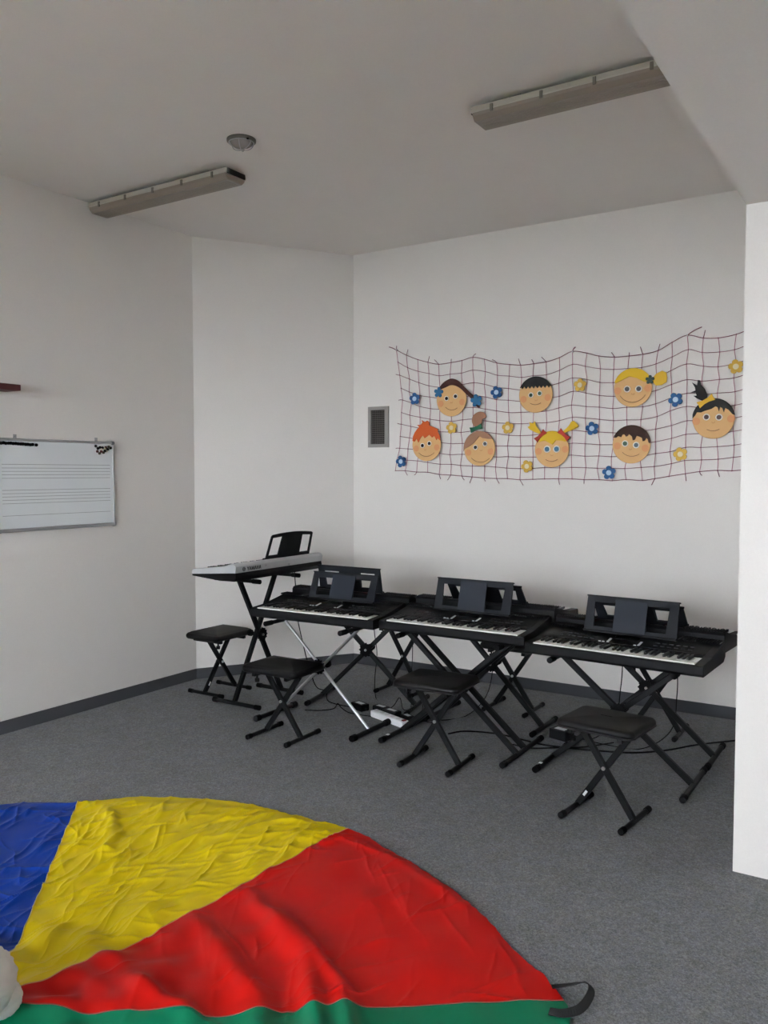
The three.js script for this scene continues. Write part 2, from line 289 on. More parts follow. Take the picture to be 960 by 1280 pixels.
// ---------------------------------------------------------------- left wall: whiteboard, magnets, shelf
{
  const z0 = -3.837, z1 = -2.965, y0 = 1.232, y1 = 1.806, W = z1 - z0, h = y1 - y0;
  // local x runs along the board (to the window wall's side is -x), local z out of the wall
  const t = thing('whiteboard', 'white magnetic board with printed music staves in grey frame', 'whiteboard', [XL, y0, (z0 + z1) / 2], Math.PI / 2);
  const cv = document.createElement('canvas'); cv.width = 1600; cv.height = 1056; const c = cv.getContext('2d');
  c.fillStyle = '#e6ebed'; c.fillRect(0, 0, 1600, 1056); c.strokeStyle = '#33373a'; c.lineWidth = 2.6;
  for (const f of [0.265, 0.306, 0.344, 0.382, 0.421, 0.556, 0.594, 0.63, 0.668, 0.706, 0.843]) { c.beginPath(); c.moveTo(40, f * 1056); c.lineTo(1562, f * 1056); c.stroke(); }
  const tx = new THREE.CanvasTexture(cv); tx.colorSpace = THREE.SRGBColorSpace;
  const bm = M.board.clone(); bm.color.set(0xffffff); bm.map = tx;
  mesh('board', box(W - 0.01, h - 0.01, 0.012, 0, h / 2, 0.010), M.board, t);
  mesh('writing_surface', new THREE.PlaneGeometry(W - 0.03, h - 0.03).translate(0, h / 2, 0.0166), bm, t);
  mesh('frame_rail', rbox(W, 0.016, 0.022, 0.004, 0, h - 0.008, 0.013), M.alu, t); mesh('frame_rail', rbox(W, 0.022, 0.03, 0.005, 0, 0.011, 0.017), M.alu, t);
  for (const s of [-1, 1]) mesh('frame_rail', rbox(0.014, h, 0.02, 0.004, s * (W / 2 - 0.007), h / 2, 0.013), M.alu, t);
  for (const s of [-1, 1]) for (const y of [0.009, h - 0.009]) mesh('corner_cap', rbox(0.024, 0.024, 0.026, 0.007, s * (W / 2 - 0.011), y, 0.0145), M.corner, t);
  for (const z of [-3.1, -3.70]) { const x = -(z - (z0 + z1) / 2); mesh('hanger', [rbox(0.022, 0.03, 0.004, 0.0015, x, h + 0.01, 0.004), new THREE.CylinderGeometry(0.005, 0.005, 0.008, 10).rotateX(Math.PI / 2).translate(x, h + 0.014, 0.008)], M.alu, t); }
  // magnets stand on the board
  const mag = (name, label, group, mat, z, y, r) => { const m = mesh(name, new THREE.CylinderGeometry(r * 0.92, r, 0.007, 16).rotateZ(-Math.PI / 2), mat); m.position.set(XL + 0.021, y, z); tag(m, label, 'magnet', group); };
  for (let k = 0; k < 15; k++) mag('magnet', 'small black round magnet in the row along whiteboard top', 'black magnets in a row on the whiteboard', M.rubber, -2.995 - k * 0.0165 - 0.004 * rnd() - (k > 13 ? 0.008 : 0), 1.776 - 0.0005 * k + 0.004 * (rnd() - 0.5), 0.0102);
  const spots = [[0.03, 0.03], [0.045, 0.022], [0.055, 0.04], [0.07, 0.028], [0.078, 0.05], [0.09, 0.062], [0.098, 0.03], [0.108, 0.055], [0.118, 0.028], [0.122, 0.068], [0.135, 0.035], [0.14, 0.055], [0.152, 0.02]];
  spots.forEach(([a, b], i) => { const col = [M.rubber, std(0x4d4a3a, 0.6), M.rubber, std(0x5a2a2a, 0.6)][i % 4], dark = ['black', 'olive', 'black', 'dark red'][i % 4];
    mag('magnet', `small ${dark} round magnet in the cluster at whiteboard corner`, `${dark} magnets clustered in the whiteboard corner`, col, z0 + a, y1 - 0.012 - b, 0.0095); });
  for (const [a, b] of [[0.064, 0.052], [0.106, 0.042], [0.082, 0.036]]) mag('magnet', 'small cream round magnet among the dark corner cluster', 'cream magnets clustered in the whiteboard corner', std(0xd9d2bd, 0.5), z0 + a, y1 - 0.012 - b, 0.0085);
  const s = thing('wall_shelf', 'dark reddish brown wooden wall shelf above the whiteboard', 'shelf', [XL, 2.09, -2.72]);
  mesh('shelf_board', rbox(0.15, 0.036, 0.66, 0.003, 0.075, 0.012, 0), M.shelf, s);
  mesh('rail', rbox(0.018, 0.03, 0.52, 0.003, 0.009, -0.012, 0.02), M.shelf, s);
  for (const z of [-0.18, 0.22]) mesh('bracket', extrude(poly([[0, 0], [0.1, 0], [0.1, -0.01], [0.018, -0.03], [0, -0.03]]), 0.016).translate(0.004, 0.0005, z), M.shelf, s);
}

// ---------------------------------------------------------------- back wall: vent, net, faces, flowers
{
  const t = thing('vent_grille', 'grey framed ventilation grille with dark mesh on back wall', 'vent', [-3.7, 1.967, ZB]), w = 0.195, h = 0.33, f = 0.027;
  mesh('backing', box(w - 0.02, h - 0.02, 0.004, 0, 0, 0.003), std(0x24201e, 0.95), t);
  mesh('frame', [span(-w / 2, w / 2, h / 2 - f, h / 2, 0, 0.016), span(-w / 2, w / 2, -h / 2, -h / 2 + f, 0, 0.016), span(-w / 2, -w / 2 + f, -h / 2 + f, h / 2 - f, 0, 0.016), span(w / 2 - f - 0.006, w / 2, -h / 2 + f, h / 2 - f, 0, 0.016)], std(0x9a9691, 0.55), t);
  const bars = []; for (let k = 0; k < 16; k++) bars.push(box(w - 2 * f, 0.003, 0.005, 0, -h / 2 + f + 0.0085 + k * 0.0172, 0.0095)); for (let k = 0; k < 8; k++) bars.push(box(0.0028, h - 2 * f, 0.004, -w / 2 + f + 0.01 + k * 0.0172, 0, 0.008));
  const m = mesh('mesh_grid', bars, std(0x6b6661, 0.6), t); m.userData.label = 'fine dark wire mesh'; m.userData.kind = 'stuff';
}
{
  const lin = (a, x) => { for (let i = 0; i + 1 < a.length; i++) if (x <= a[i + 1][0]) { const k = (x - a[i][0]) / (a[i + 1][0] - a[i][0]); return a[i][1] + k * (a[i + 1][1] - a[i][1]); } const n = a.length; return a[n - 1][1] + ((x - a[n - 1][0]) * (a[n - 1][1] - a[n - 2][1])) / (a[n - 1][0] - a[n - 2][0]) * 0.5; };
  const top = [[-3.523, 2.572], [-3.353, 2.49], [-3.151, 2.432], [-2.963, 2.444], [-2.815, 2.469], [-2.63, 2.402], [-2.471, 2.38], [-2.285, 2.384], [-2.135, 2.419], [-2.048, 2.457], [-1.903, 2.408], [-1.757, 2.386], [-1.6, 2.39], [-1.467, 2.412], [-1.38, 2.458], [-1.299, 2.498], [-1.189, 2.468], [-1.066, 2.458], [-0.957, 2.483], [-0.8, 2.54]];
  const bot = [[-3.529, 1.615], [-3.277, 1.602], [-3.063, 1.577], [-2.789, 1.56], [-2.527, 1.549], [-2.155, 1.551], [-1.807, 1.547], [-1.587, 1.548], [-1.428, 1.565], [-1.274, 1.597], [-1.075, 1.608], [-0.94, 1.618], [-0.8, 1.63]];
  const NX = 28, NY = 10, x0 = -3.523, x1 = -0.80, g = [];
  const drop = [0, 0.105, 0.21, 0.315, 0.415, 0.515, 0.615, 0.715, 0.81, 0.905, 1];
  for (let i = 0; i <= NX; i++) {
    g.push([]);
    for (let j = 0; j <= NY; j++) {
      const v = drop[j]; let x = x0 + ((x1 - x0) * i) / NX; const edge = Math.exp(-i / 2.5) * (0.055 * Math.sin(Math.PI * v) - 0.006 * v);
      const yT = lin(top, x), yB = lin(bot, x);
      // the scallops fade downwards but stay visible
      const keep = Math.max(0, 1 - 0.45 * v), mean = 2.435 + (x < -3.3 ? 0.05 * (-3.3 - x) / 0.22 : 0);
      let y = (mean + (yT - mean) * keep) * (1 - v) + yB * v; y += (yT - mean) * 0.35 * v * (1 - v);
      x += edge + 0.008 * noise2(i * 0.7, j * 0.6) + (j === NY ? 0.012 * noiseB(i * 1.7, 3) : 0); y += 0.006 * noiseB(i * 0.8, j * 0.9);
      if (j === NY - 1) x += 0.012 * noise2(i * 1.3, 8);
      g[i].push(V(x, j === 0 ? yT : y, ZB + 0.012 + 0.006 * (noise2(i * 0.5, j * 0.5) + 1)));
    }
  }
  const net = thing('rope_net', 'thin dark pink rope net hung in scallops along back wall', 'net', [0, 0, 0]);
  net.position.set(-2.16, 1.55, ZB); const off = V(2.16, -1.55, -ZB), at = (p) => p.clone().add(off);
  for (let j = 0; j <= NY; j++) mesh('cord', cord(g.map((c) => at(c[j])), j === 0 || j === NY ? 0.0026 : 0.0021, NX * 6, 5), M.netA, net);
  for (let i = 0; i <= NX; i++) mesh('cord', cord(g[i].map(at), 0.0021, NY * 5, 5), M.netB, net);
  const knots = []; for (let i = 0; i <= NX; i++) for (let j = 0; j <= NY; j++) { const p = at(g[i][j]); knots.push(new THREE.IcosahedronGeometry(0.0042, 0).translate(p.x, p.y, p.z)); }
  const kn = mesh('knots', knots, M.netA, net); kn.userData.kind = 'stuff';
  for (let i = 0; i <= NX; i++) for (const j of [0, NY]) if (rnd() > 0.45) { const p = at(g[i][j]), s = j ? -1 : 1, dx = (rnd() - 0.5) * 0.07; mesh('loose_end', cord([p, p.clone().add(V(dx * 0.4, s * 0.016, 0.004)), p.clone().add(V(dx, s * (0.02 + 0.03 * rnd()), 0.008))], 0.0022, 8, 4), M.netA, net); }
  for (const [i, dx, dy] of [[0, -0.07, 0.03], [15, 0.02, 0.03], [23, 0.09, 0.045]]) { const p = at(g[i][0]); mesh('tie', cord([p, p.clone().add(V(dx * 0.5, dy * 0.6, 0.004)), p.clone().add(V(dx, dy, 0))], 0.003, 8, 5), M.netA, net); mesh('nail', new THREE.CylinderGeometry(0.006, 0.006, 0.022, 8).rotateX(Math.PI / 2).translate(p.x, p.y, p.z - 0.006), M.bolt, net); }
  for (let j = 2; j < NY; j += 2) { const p = at(g[0][j]); mesh('loose_end', cord([p, p.clone().add(V(-0.015, 0.002, 0.002)), p.clone().add(V(-0.034, 0.004 * (j % 4), 0.004))], 0.0022, 8, 4), M.netA, net); }

  // ---- cardboard faces
  const RF = 0.128, ZN = ZB + 0.031;
  const C = { skin: std(0xe3b67c, 0.8), blush: std(0xe2a06e, 0.85), white: std(0xf1ede4, 0.7), line: std(0x8c4f33, 0.8), nose: std(0xcf8a58, 0.8), darkEye: std(0x241a16, 0.4) };
  const sc = (pts) => pts.map(([x, y]) => [x * RF, y * RF]);
  const disc = (x, y, r, d, z, seg = 28) => new THREE.CylinderGeometry(r * RF, r * RF, d, seg).rotateX(Math.PI / 2).translate(x * RF, y * RF, z + d / 2);
  const cap = (a0, a1, lower, ro = 1.03) => { const p = []; for (let k = 0; k <= 26; k++) { const a = R(a0 + ((a1 - a0) * k) / 26); p.push([ro * Math.cos(a), ro * Math.sin(a)]); } return poly(sc([...p, ...lower])); };
  function face(label, x, y, o) {
    const t = thing('wall_decoration', label, 'wall decoration', [x, y, ZN], 0, 'cardboard children faces on the net');
    const d = 0.006;
    mesh('head', extrude(new THREE.Shape().absarc(0, 0, RF, 0, 2 * Math.PI), d - 0.002, 0.001, 32).translate(0, 0, 0.001), C.skin, t);
    for (const s of o.hair ?? []) mesh('hair', extrude(s, 0.004, 0.0008).translate(0, 0, d + 0.0006), o.hairMat, t);
    for (const [ex, ey, m, rr = 0.15] of o.eyes) { const e = mesh('eye', disc(ex, ey, rr, 0.002, d), C.white, t); mesh('pupil', disc(ex + (o.look ?? 0), ey, rr * 0.68, 0.0015, d + 0.002, 20), m, e); }
    for (const [cx, cy] of o.cheeks ?? [[-0.72, -0.22], [0.72, -0.18]]) mesh('cheek', disc(cx, cy, 0.19, 0.0005, d), C.blush, t);
    const [mx, my, mr, a0, a1] = o.mouth ?? [0, 0.1, 0.62, 215, 325];
    mesh('mouth', new THREE.TorusGeometry(mr * RF, 0.0016, 5, 24, R(a1 - a0)).rotateZ(R(a0)).translate(mx * RF, my * RF, d), C.line, t);
    mesh('nose', new THREE.TorusGeometry(0.07 * RF, 0.0013, 5, 12, Math.PI).rotateZ(Math.PI).translate((o.nose?.[0] ?? 0) * RF, (o.nose?.[1] ?? -0.14) * RF, d), C.nose, t);
    for (const [name, s, mat, z = 0.011] of o.extra ?? []) mesh(name, extrude(poly(sc(s)), 0.003, 0.0008).translate(0, 0, z), mat, t);
    return t;
  }
  const rot = (pts, a, cx, cy, k = 1) => pts.map(([x, y]) => [cx + k * (x * Math.cos(a) - y * Math.sin(a)), cy + k * (x * Math.sin(a) + y * Math.cos(a))]);
  const bow = [[-0.4, 0.17], [-0.12, 0.1], [0.12, 0.1], [0.4, 0.17], [0.38, 0], [0.4, -0.17], [0.12, -0.1], [-0.12, -0.1], [-0.4, -0.17], [-0.38, 0]];
  const bloom = (k = 5, r0 = 0.14, r1 = 0.27) => Array.from({ length: k * 8 }, (_, i) => { const a = (i / (k * 8)) * 2 * Math.PI, r = r0 + (r1 - r0) * Math.abs(Math.cos((a * k) / 2)) ** 0.6; return [r * Math.cos(a), r * Math.sin(a)]; });
  const brown = std(0x4a2620, 0.8), black = std(0x1d1d1d, 0.75), blond = std(0xe6bd2a, 0.75), orange = std(0xd9622a, 0.8), mouse = std(0xa57a5f, 0.8), dkbrown = std(0x40281f, 0.8), blueBow = std(0x2a6e9e, 0.7), green = std(0x1f6b4a, 0.7), red = std(0xb23222, 0.7), yel = std(0xe5b62f, 0.7), grn2 = std(0x2c4a44, 0.7);
  const eyeBlue = std(0x2f6482, 0.5), eyeGreen = std(0x3a5a3c, 0.5), eyeGrey = std(0x50606a, 0.5), eyeBrown = std(0x4a251c, 0.5);
  face('paper face of a girl with brown side ponytail and two blue bows', -3.017, 2.155, { hairMat: brown, eyes: [[-0.32, 0.08, C.darkEye], [0.28, 0.18, C.darkEye]], mouth: [0.05, 0, 0.62, 225, 305],
    hair: [smooth(sc([[-0.86, 0.62], [-0.55, 1.02], [0, 1.24], [0.45, 1.1], [0.85, 0.72], [1.25, 0.36], [1.62, 0.02], [1.78, -0.3], [1.9, -0.56], [1.72, -0.52], [1.45, -0.14], [0.98, 0.3], [0.5, 0.7], [0, 0.86], [-0.4, 0.74]]))],
    extra: [['bow', rot(bloom(5, 0.16, 0.32), 0.2, -0.84, 0.46), blueBow], ['bow', rot(bloom(5, 0.2, 0.38), 0.5, 1.68, -0.14), blueBow]] });
  const zig = (x0, x1, y, n, a) => { const p = []; for (let k = 0; k <= 2 * n; k++) p.push([x0 + ((x1 - x0) * k) / (2 * n), y + (k % 2 ? -a : a * 0.4)]); return p; };
  face('paper face of a boy with short black zigzag fringe', -2.332, 2.157, { hairMat: black, hair: [cap(24, 156, zig(-0.9, 0.9, 0.46, 8, 0.1))], eyes: [[-0.28, 0, eyeGreen], [0.24, 0.07, eyeGreen]], nose: [0.03, -0.26], mouth: [0, 0, 0.55, 235, 305] });
  face('paper face of a blond girl with side ponytail and dark green flower', -1.634, 2.17, { hairMat: blond, hair: [cap(22, 160, [[-0.9, 0.28], [-0.6, 0.42], [-0.2, 0.6], [0.2, 0.5], [0.55, 0.3], [0.8, 0.25]])], eyes: [[-0.3, -0.05, C.darkEye, 0.18], [0.31, -0.07, C.darkEye, 0.18]], nose: [0, -0.28], mouth: [0, 0.02, 0.78, 212, 328], cheeks: [[-0.8, -0.12], [0.78, -0.06]],
    extra: [['ponytail', [[0.95, 0.35], [1.2, 0.66], [1.5, 0.8], [1.72, 0.7], [1.76, 0.45], [1.74, 0.2], [1.5, 0.06], [1.2, 0.05]], yel, 0.007], ['hair_flower', rot(bloom(5, 0.12, 0.24), 0.3, 0.9, 0.37), grn2]] });
  face('paper face of a girl with upright black ponytail and yellow bow', -1.115, 1.944, { hairMat: black, eyes: [[-0.33, 0.1, eyeBrown, 0.17], [0.27, 0.07, eyeBrown, 0.17]], mouth: [0, 0, 0.6, 240, 300], cheeks: [[-0.82, -0.1], [0.84, -0.02]],
    hair: [cap(8, 166, [[-1.0, 0.06], [-0.88, 0.2], [-0.8, 0.36], [-0.6, 0.34], [-0.4, 0.42], [-0.1, 0.5], [0.1, 0.62], [0.2, 0.56], [0.26, 0.36], [0.32, 0.58], [0.42, 0.52], [0.5, 0.3], [0.56, 0.52], [0.72, 0.42], [0.9, 0.2]]), poly(sc([[-0.5, 0.9], [-0.8, 1.05], [-0.98, 1.2], [-0.82, 1.2], [-0.86, 1.34], [-1.12, 1.36], [-0.88, 1.46], [-0.9, 1.6], [-1.06, 1.88], [-0.8, 1.7], [-0.78, 1.98], [-0.66, 1.96], [-0.6, 1.72], [-0.42, 1.5], [-0.3, 1.2], [-0.3, 0.98]]))],
    extra: [['bow', rot(bow, 0.5, -0.36, 0.9, 1.05), yel]] });
  face('paper face of a boy with spiky orange hair', -3.234, 1.815, { hairMat: orange, eyes: [[-0.28, -0.05, C.darkEye, 0.15], [0.2, 0.07, C.darkEye, 0.15]], nose: [-0.1, -0.26], mouth: [0, 0.05, 0.76, 225, 315],
    hair: [poly(sc([[-0.98, 0.24], [-0.95, 0.5], [-0.82, 0.75], [-0.66, 0.95], [-0.5, 1.1], [-0.66, 1.2], [-0.4, 1.22], [-0.26, 1.36], [-0.34, 1.5], [-0.1, 1.38], [0.06, 1.46], [0.2, 1.36], [0.22, 1.16], [0.5, 1.06], [0.82, 0.92], [0.78, 0.78], [0.94, 0.5], [0.98, 0.22], [0.86, 0.3], [0.78, 0.38], [0.7, 0.26], [0.55, 0.52], [0.4, 0.42], [0.2, 0.6], [0.02, 0.48], [-0.12, 0.4], [-0.25, 0.56], [-0.4, 0.44], [-0.56, 0.14], [-0.7, 0.38], [-0.82, 0.2]]))] });
  face('paper face of a girl with light brown bun and green bow', -2.777, 1.777, { hairMat: mouse, eyes: [[-0.26, 0.08, C.darkEye], [0.36, 0.28, C.darkEye]], nose: [0.1, -0.06], mouth: [0.08, 0.06, 0.85, 225, 312],
    hair: [cap(30, 188, [[-0.98, 0.0], [-0.7, 0.12], [-0.35, 0.34], [-0.1, 0.62], [0, 0.74], [0.2, 0.62], [0.55, 0.56], [0.85, 0.55]]), smooth(sc([[-0.3, 1.3], [-0.48, 1.6], [-0.4, 1.95], [0.0, 2.16], [0.3, 2.08], [0.44, 1.84], [0.2, 1.7], [0.16, 1.46], [0.06, 1.3]]))],
    extra: [['bow', rot(bow, 0.3, -0.2, 1.2, 1.0), green]] });
  face('paper face of a blond girl with two pigtails and red bows', -2.206, 1.763, { hairMat: blond, eyes: [[-0.27, 0.02, eyeBlue, 0.2], [0.29, 0.02, eyeBlue, 0.2]], nose: [0, -0.28], mouth: [0, -0.04, 0.62, 235, 305], cheeks: [[-0.78, -0.1], [0.78, 0]],
    hair: [cap(28, 152, [[-0.72, 0.44], [-0.4, 0.5], [-0.12, 0.36], [0.05, 0.26], [0.25, 0.5], [0.55, 0.48], [0.78, 0.42]])],
    extra: [['pigtail', [[-0.72, 0.88], [-0.98, 0.98], [-1.3, 1.14], [-1.44, 1.28], [-1.3, 1.36], [-1.34, 1.56], [-1.12, 1.48], [-1.0, 1.6], [-0.94, 1.36], [-0.78, 1.16], [-0.62, 0.98]], blond, 0.007], ['pigtail', [[0.72, 0.9], [0.98, 0.98], [1.3, 1.1], [1.56, 1.24], [1.44, 1.4], [1.26, 1.56], [1.12, 1.5], [1.02, 1.34], [0.86, 1.16], [0.66, 1.0]], blond, 0.007], ['bow', rot(bow, 0.75, -0.66, 0.77, 0.95), red], ['bow', rot(bow, -0.72, 0.72, 0.8, 0.95), red]] });
  face('paper face of a boy with dark brown ragged fringe', -1.639, 1.788, { hairMat: dkbrown, eyes: [[-0.33, 0.06, eyeGreen, 0.17], [0.26, -0.03, eyeGrey, 0.17]], mouth: [0.04, 0.06, 0.68, 222, 305], nose: [-0.04, -0.2], cheeks: [[-0.74, -0.06], [0.74, -0.2]],
    hair: [cap(8, 158, [[-0.8, 0.38], [-0.7, 0.46], [-0.54, 0.4], [-0.46, 0.54], [-0.36, 0.54], [-0.28, 0.42], [-0.2, 0.46], [-0.12, 0.56], [0.04, 0.42], [0.08, 0.22], [0.18, 0.24], [0.28, 0.46], [0.44, 0.4], [0.56, 0.34], [0.6, 0.16], [0.72, 0.2], [0.78, 0.34], [0.86, 0.28], [0.9, 0.1], [0.98, 0.04]])] });
  // ---- flowers
  const fb = std(0x1d5a92, 0.7), fy = std(0xd9b04a, 0.75), cb = std(0xc6ddf0, 0.7), cy = std(0xe9dcb4, 0.75);
  const petals = (blue) => { const s = poly(rot(bloom(5, blue ? 0.030 : 0.032, blue ? 0.048 : 0.046), 0.3, 0, 0)); return extrude(s, 0.004, 0.0008); };
  const pb = petals(true), py = petals(false), ce = new THREE.CylinderGeometry(0.018, 0.018, 0.003, 18).rotateX(Math.PI / 2).translate(0, 0, 0.0065);
  const flower = (blue, x, y, label, turn) => { const t = thing('paper_flower', label, 'paper flower', [x, y, ZN], 0, `${blue ? 'blue' : 'yellow'} paper flowers on the net`); t.rotation.z = turn; mesh('petals', blue ? pb : py, blue ? fb : fy, t); mesh('centre', ce, blue ? cb : cy, t); };
  flower(true, -3.344, 2.176, 'blue paper flower between net edge and girl with blue bows', 0.1);
  flower(true, -2.642, 2.191, 'blue paper flower beside the black-haired boy face', 0.3);
  flower(true, -1.914, 1.904, 'blue paper flower between pigtail girl and ragged fringe boy', 0.2);
  flower(true, -1.353, 2.078, 'blue paper flower beside the upright black ponytail', 0.5);
  flower(true, -1.791, 1.597, 'blue paper flower on the bottom cord under the ragged fringe boy', 0.1);
  flower(true, -3.469, 1.685, 'blue paper flower under the spiky orange hair face', 0.3);
  flower(false, -3.016, 1.94, 'yellow paper flower between orange-haired boy and light brown bun', 0.2);
  flower(false, -2.549, 1.927, 'yellow paper flower under the black-haired boy face', 0.1);
  flower(false, -2.395, 1.643, 'yellow paper flower low beside the pigtail girl face', 0.4);
  flower(false, -2.004, 2.209, 'yellow paper flower between black-haired boy and blond side ponytail girl', 0.0);
  flower(false, -1.317, 1.719, 'yellow paper flower low beside the ragged fringe boy', 0.3);
  flower(false, -0.986, 2.269, 'yellow paper flower above the face with upright black ponytail', 0.2);
}

// ---------------------------------------------------------------- keyboards, stands, stools
const HW = 0.468;                                               // half the length of a keyboard
function musicRest(w, h, wins, centre, tilt, parent, z, y) {
  const g = new THREE.Group(); g.name = 'music_rest'; g.position.set(0, y, z); g.rotation.x = -tilt; parent.add(g);
  const s = poly([[-w / 2, 0], [w / 2, 0], [w / 2 - 0.004, h], [-w / 2 + 0.004, h]]);
  for (const wn of wins) { const p = new THREE.Path(); wn.forEach(([a, b], i) => (i ? p.lineTo(a, b) : p.moveTo(a, b))); p.closePath(); s.holes.push(p); }
  mesh('frame', extrude(s, 0.008, 0.0015), M.rest, g);
  mesh('centre_panel', rbox(centre[1] - centre[0], h - 0.02, 0.006, 0.002, (centre[0] + centre[1]) / 2, h / 2 - 0.004, 0.011), M.restPanel, g);
  mesh('ledge', rbox(w, 0.012, 0.022, 0.004, 0, 0.004, 0.012), M.plastic, g);
  mesh('top_edge', rbox(w + 0.004, 0.008, 0.014, 0.003, 0, h, 0.003), M.plastic, g);
  return g;
}
const keyGeo = new RoundedBoxGeometry(0.0222, 0.018, 0.14, 1, 0.0015).translate(0, 0.053, 0.119), blackGeo = new RoundedBoxGeometry(0.0125, 0.02, 0.088, 1, 0.002).translate(0, 0.065, 0.094);
function keys(parent) {
  const b = new THREE.Group(); b.name = 'keybed'; parent.add(b);
  for (let k = 0; k < 36; k++) mesh('white_key', keyGeo, M.ivory, b).position.x = (k - 17.5) * 0.0235;
  for (let k = 0; k < 35; k++) if (![2, 6].includes(k % 7)) mesh('black_key', blackGeo, M.ebony, b).position.x = (k - 17) * 0.0235;
}
function makeKeyboard(label, pos, turn, tilt = R(15), restH = 0.197, restX = 0) {
  const t = thing('electronic_keyboard', label, 'keyboard', pos, turn, 'black electronic keyboards back to back on stands');
  const low = [[0.196, 0], [0.203, 0.012], [0.203, 0.048], [0.197, 0.055], [0.191, 0.055], [0.191, 0.04], [0.046, 0.04], [0.046, 0.068], [0.03, 0.073], [-0.11, 0.098], [-0.165, 0.112], [-0.19, 0.112], [-0.202, 0.098], [-0.202, 0.03], [-0.17, 0.006]];
  const cheek = [[0.196, 0], [0.203, 0.012], [0.203, 0.048], [0.197, 0.058], [0.05, 0.068], [0.03, 0.073], [-0.11, 0.098], [-0.165, 0.112], [-0.19, 0.112], [-0.202, 0.098], [-0.202, 0.03], [-0.17, 0.006]];
  const cw = HW - 0.4245;
  mesh('body', [sidePrism(low, 2 * 0.4265, 0.001), sidePrism(cheek, cw, 0.003).translate(-HW + cw / 2, 0, 0), sidePrism(cheek, cw, 0.003).translate(HW - cw / 2, 0, 0)], M.plastic, t);
  keys(t);
  const slope = Math.atan2(0.025, 0.14), onPanel = (g, x, z, up = 0) => g.rotateX(slope).translate(x, 0.073 + (0.03 - z) * 0.1786 + up, z);
  mesh('control_panel', onPanel(rbox(0.86, 0.003, 0.125, 0.001), 0, -0.036, 0.0005), M.panel, t);
  mesh('display', onPanel(rbox(0.13, 0.004, 0.05, 0.0015), 0, -0.06, 0.002), M.display, t);
  for (const [x, w] of [[-0.075, 0.013], [0.09, 0.013]]) mesh('button_plate', onPanel(rbox(w, 0.004, 0.055, 0.0015), x, -0.008, 0.003), M.print, t).userData.label = 'pale printed panel label';
  for (const [x] of [[-0.118], [0.072], [-0.098]]) mesh('button', onPanel(rbox(0.014, 0.005, 0.008, 0.002), x, 0.02, 0.003), M.print, t).userData.label = 'small pale button';
  for (const s of [-1, 1]) for (let k = 0; k < 6; k++) for (const z of [-0.01, -0.05]) mesh('button', onPanel(rbox(0.02, 0.006, 0.011, 0.002), s * (0.17 + k * 0.035), z, 0.003), M.rest, t);
  for (const s of [-1, 1]) { const r = []; for (let k = 0; k < 15; k++) r.push(rbox(0.009, 0.01, 0.075, 0.003, s * (0.255 + k * 0.0145), 0.112, -0.148, 1)); const sg = mesh('speaker_grille', r, M.grille, t); sg.userData.label = 'ribbed black speaker grille'; }
  const w = 0.508;
  const w0 = 0.03, w1 = restH - 0.034;
  musicRest(w, restH, [[[-0.2, w0], [-0.09, w0], [-0.083, w1], [-0.207, w1]], [[0.087, w0], [0.193, w0], [0.202, w1], [0.08, w1]]], [-0.09, 0.087], tilt, t, -0.098, 0.101).position.x = restX;
  return t;
}
makeKeyboard('black keyboard with stool in front, standing on the chrome stand', [-3.18, 0.66, -4.30], R(2), R(20), 0.182, 0.04);
makeKeyboard('black keyboard facing the back wall, behind the chrome-stand keyboard', [-3.175, 0.695, -4.722], R(181), R(10), 0.165, 0.05);
makeKeyboard('black keyboard facing viewer, middle pair between two other keyboards', [-2.235, 0.655, -4.375], 0);
makeKeyboard('black keyboard facing the back wall in the middle pair', [-2.225, 0.695, -4.795], R(180), R(38), 0.15);
makeKeyboard('black keyboard facing viewer with its end beside white wall end', [-1.285, 0.625, -4.345], R(-3.5));
makeKeyboard('black keyboard facing the back wall with its end beside white wall end', [-1.268, 0.66, -4.765], R(176.5), R(38), 0.15);

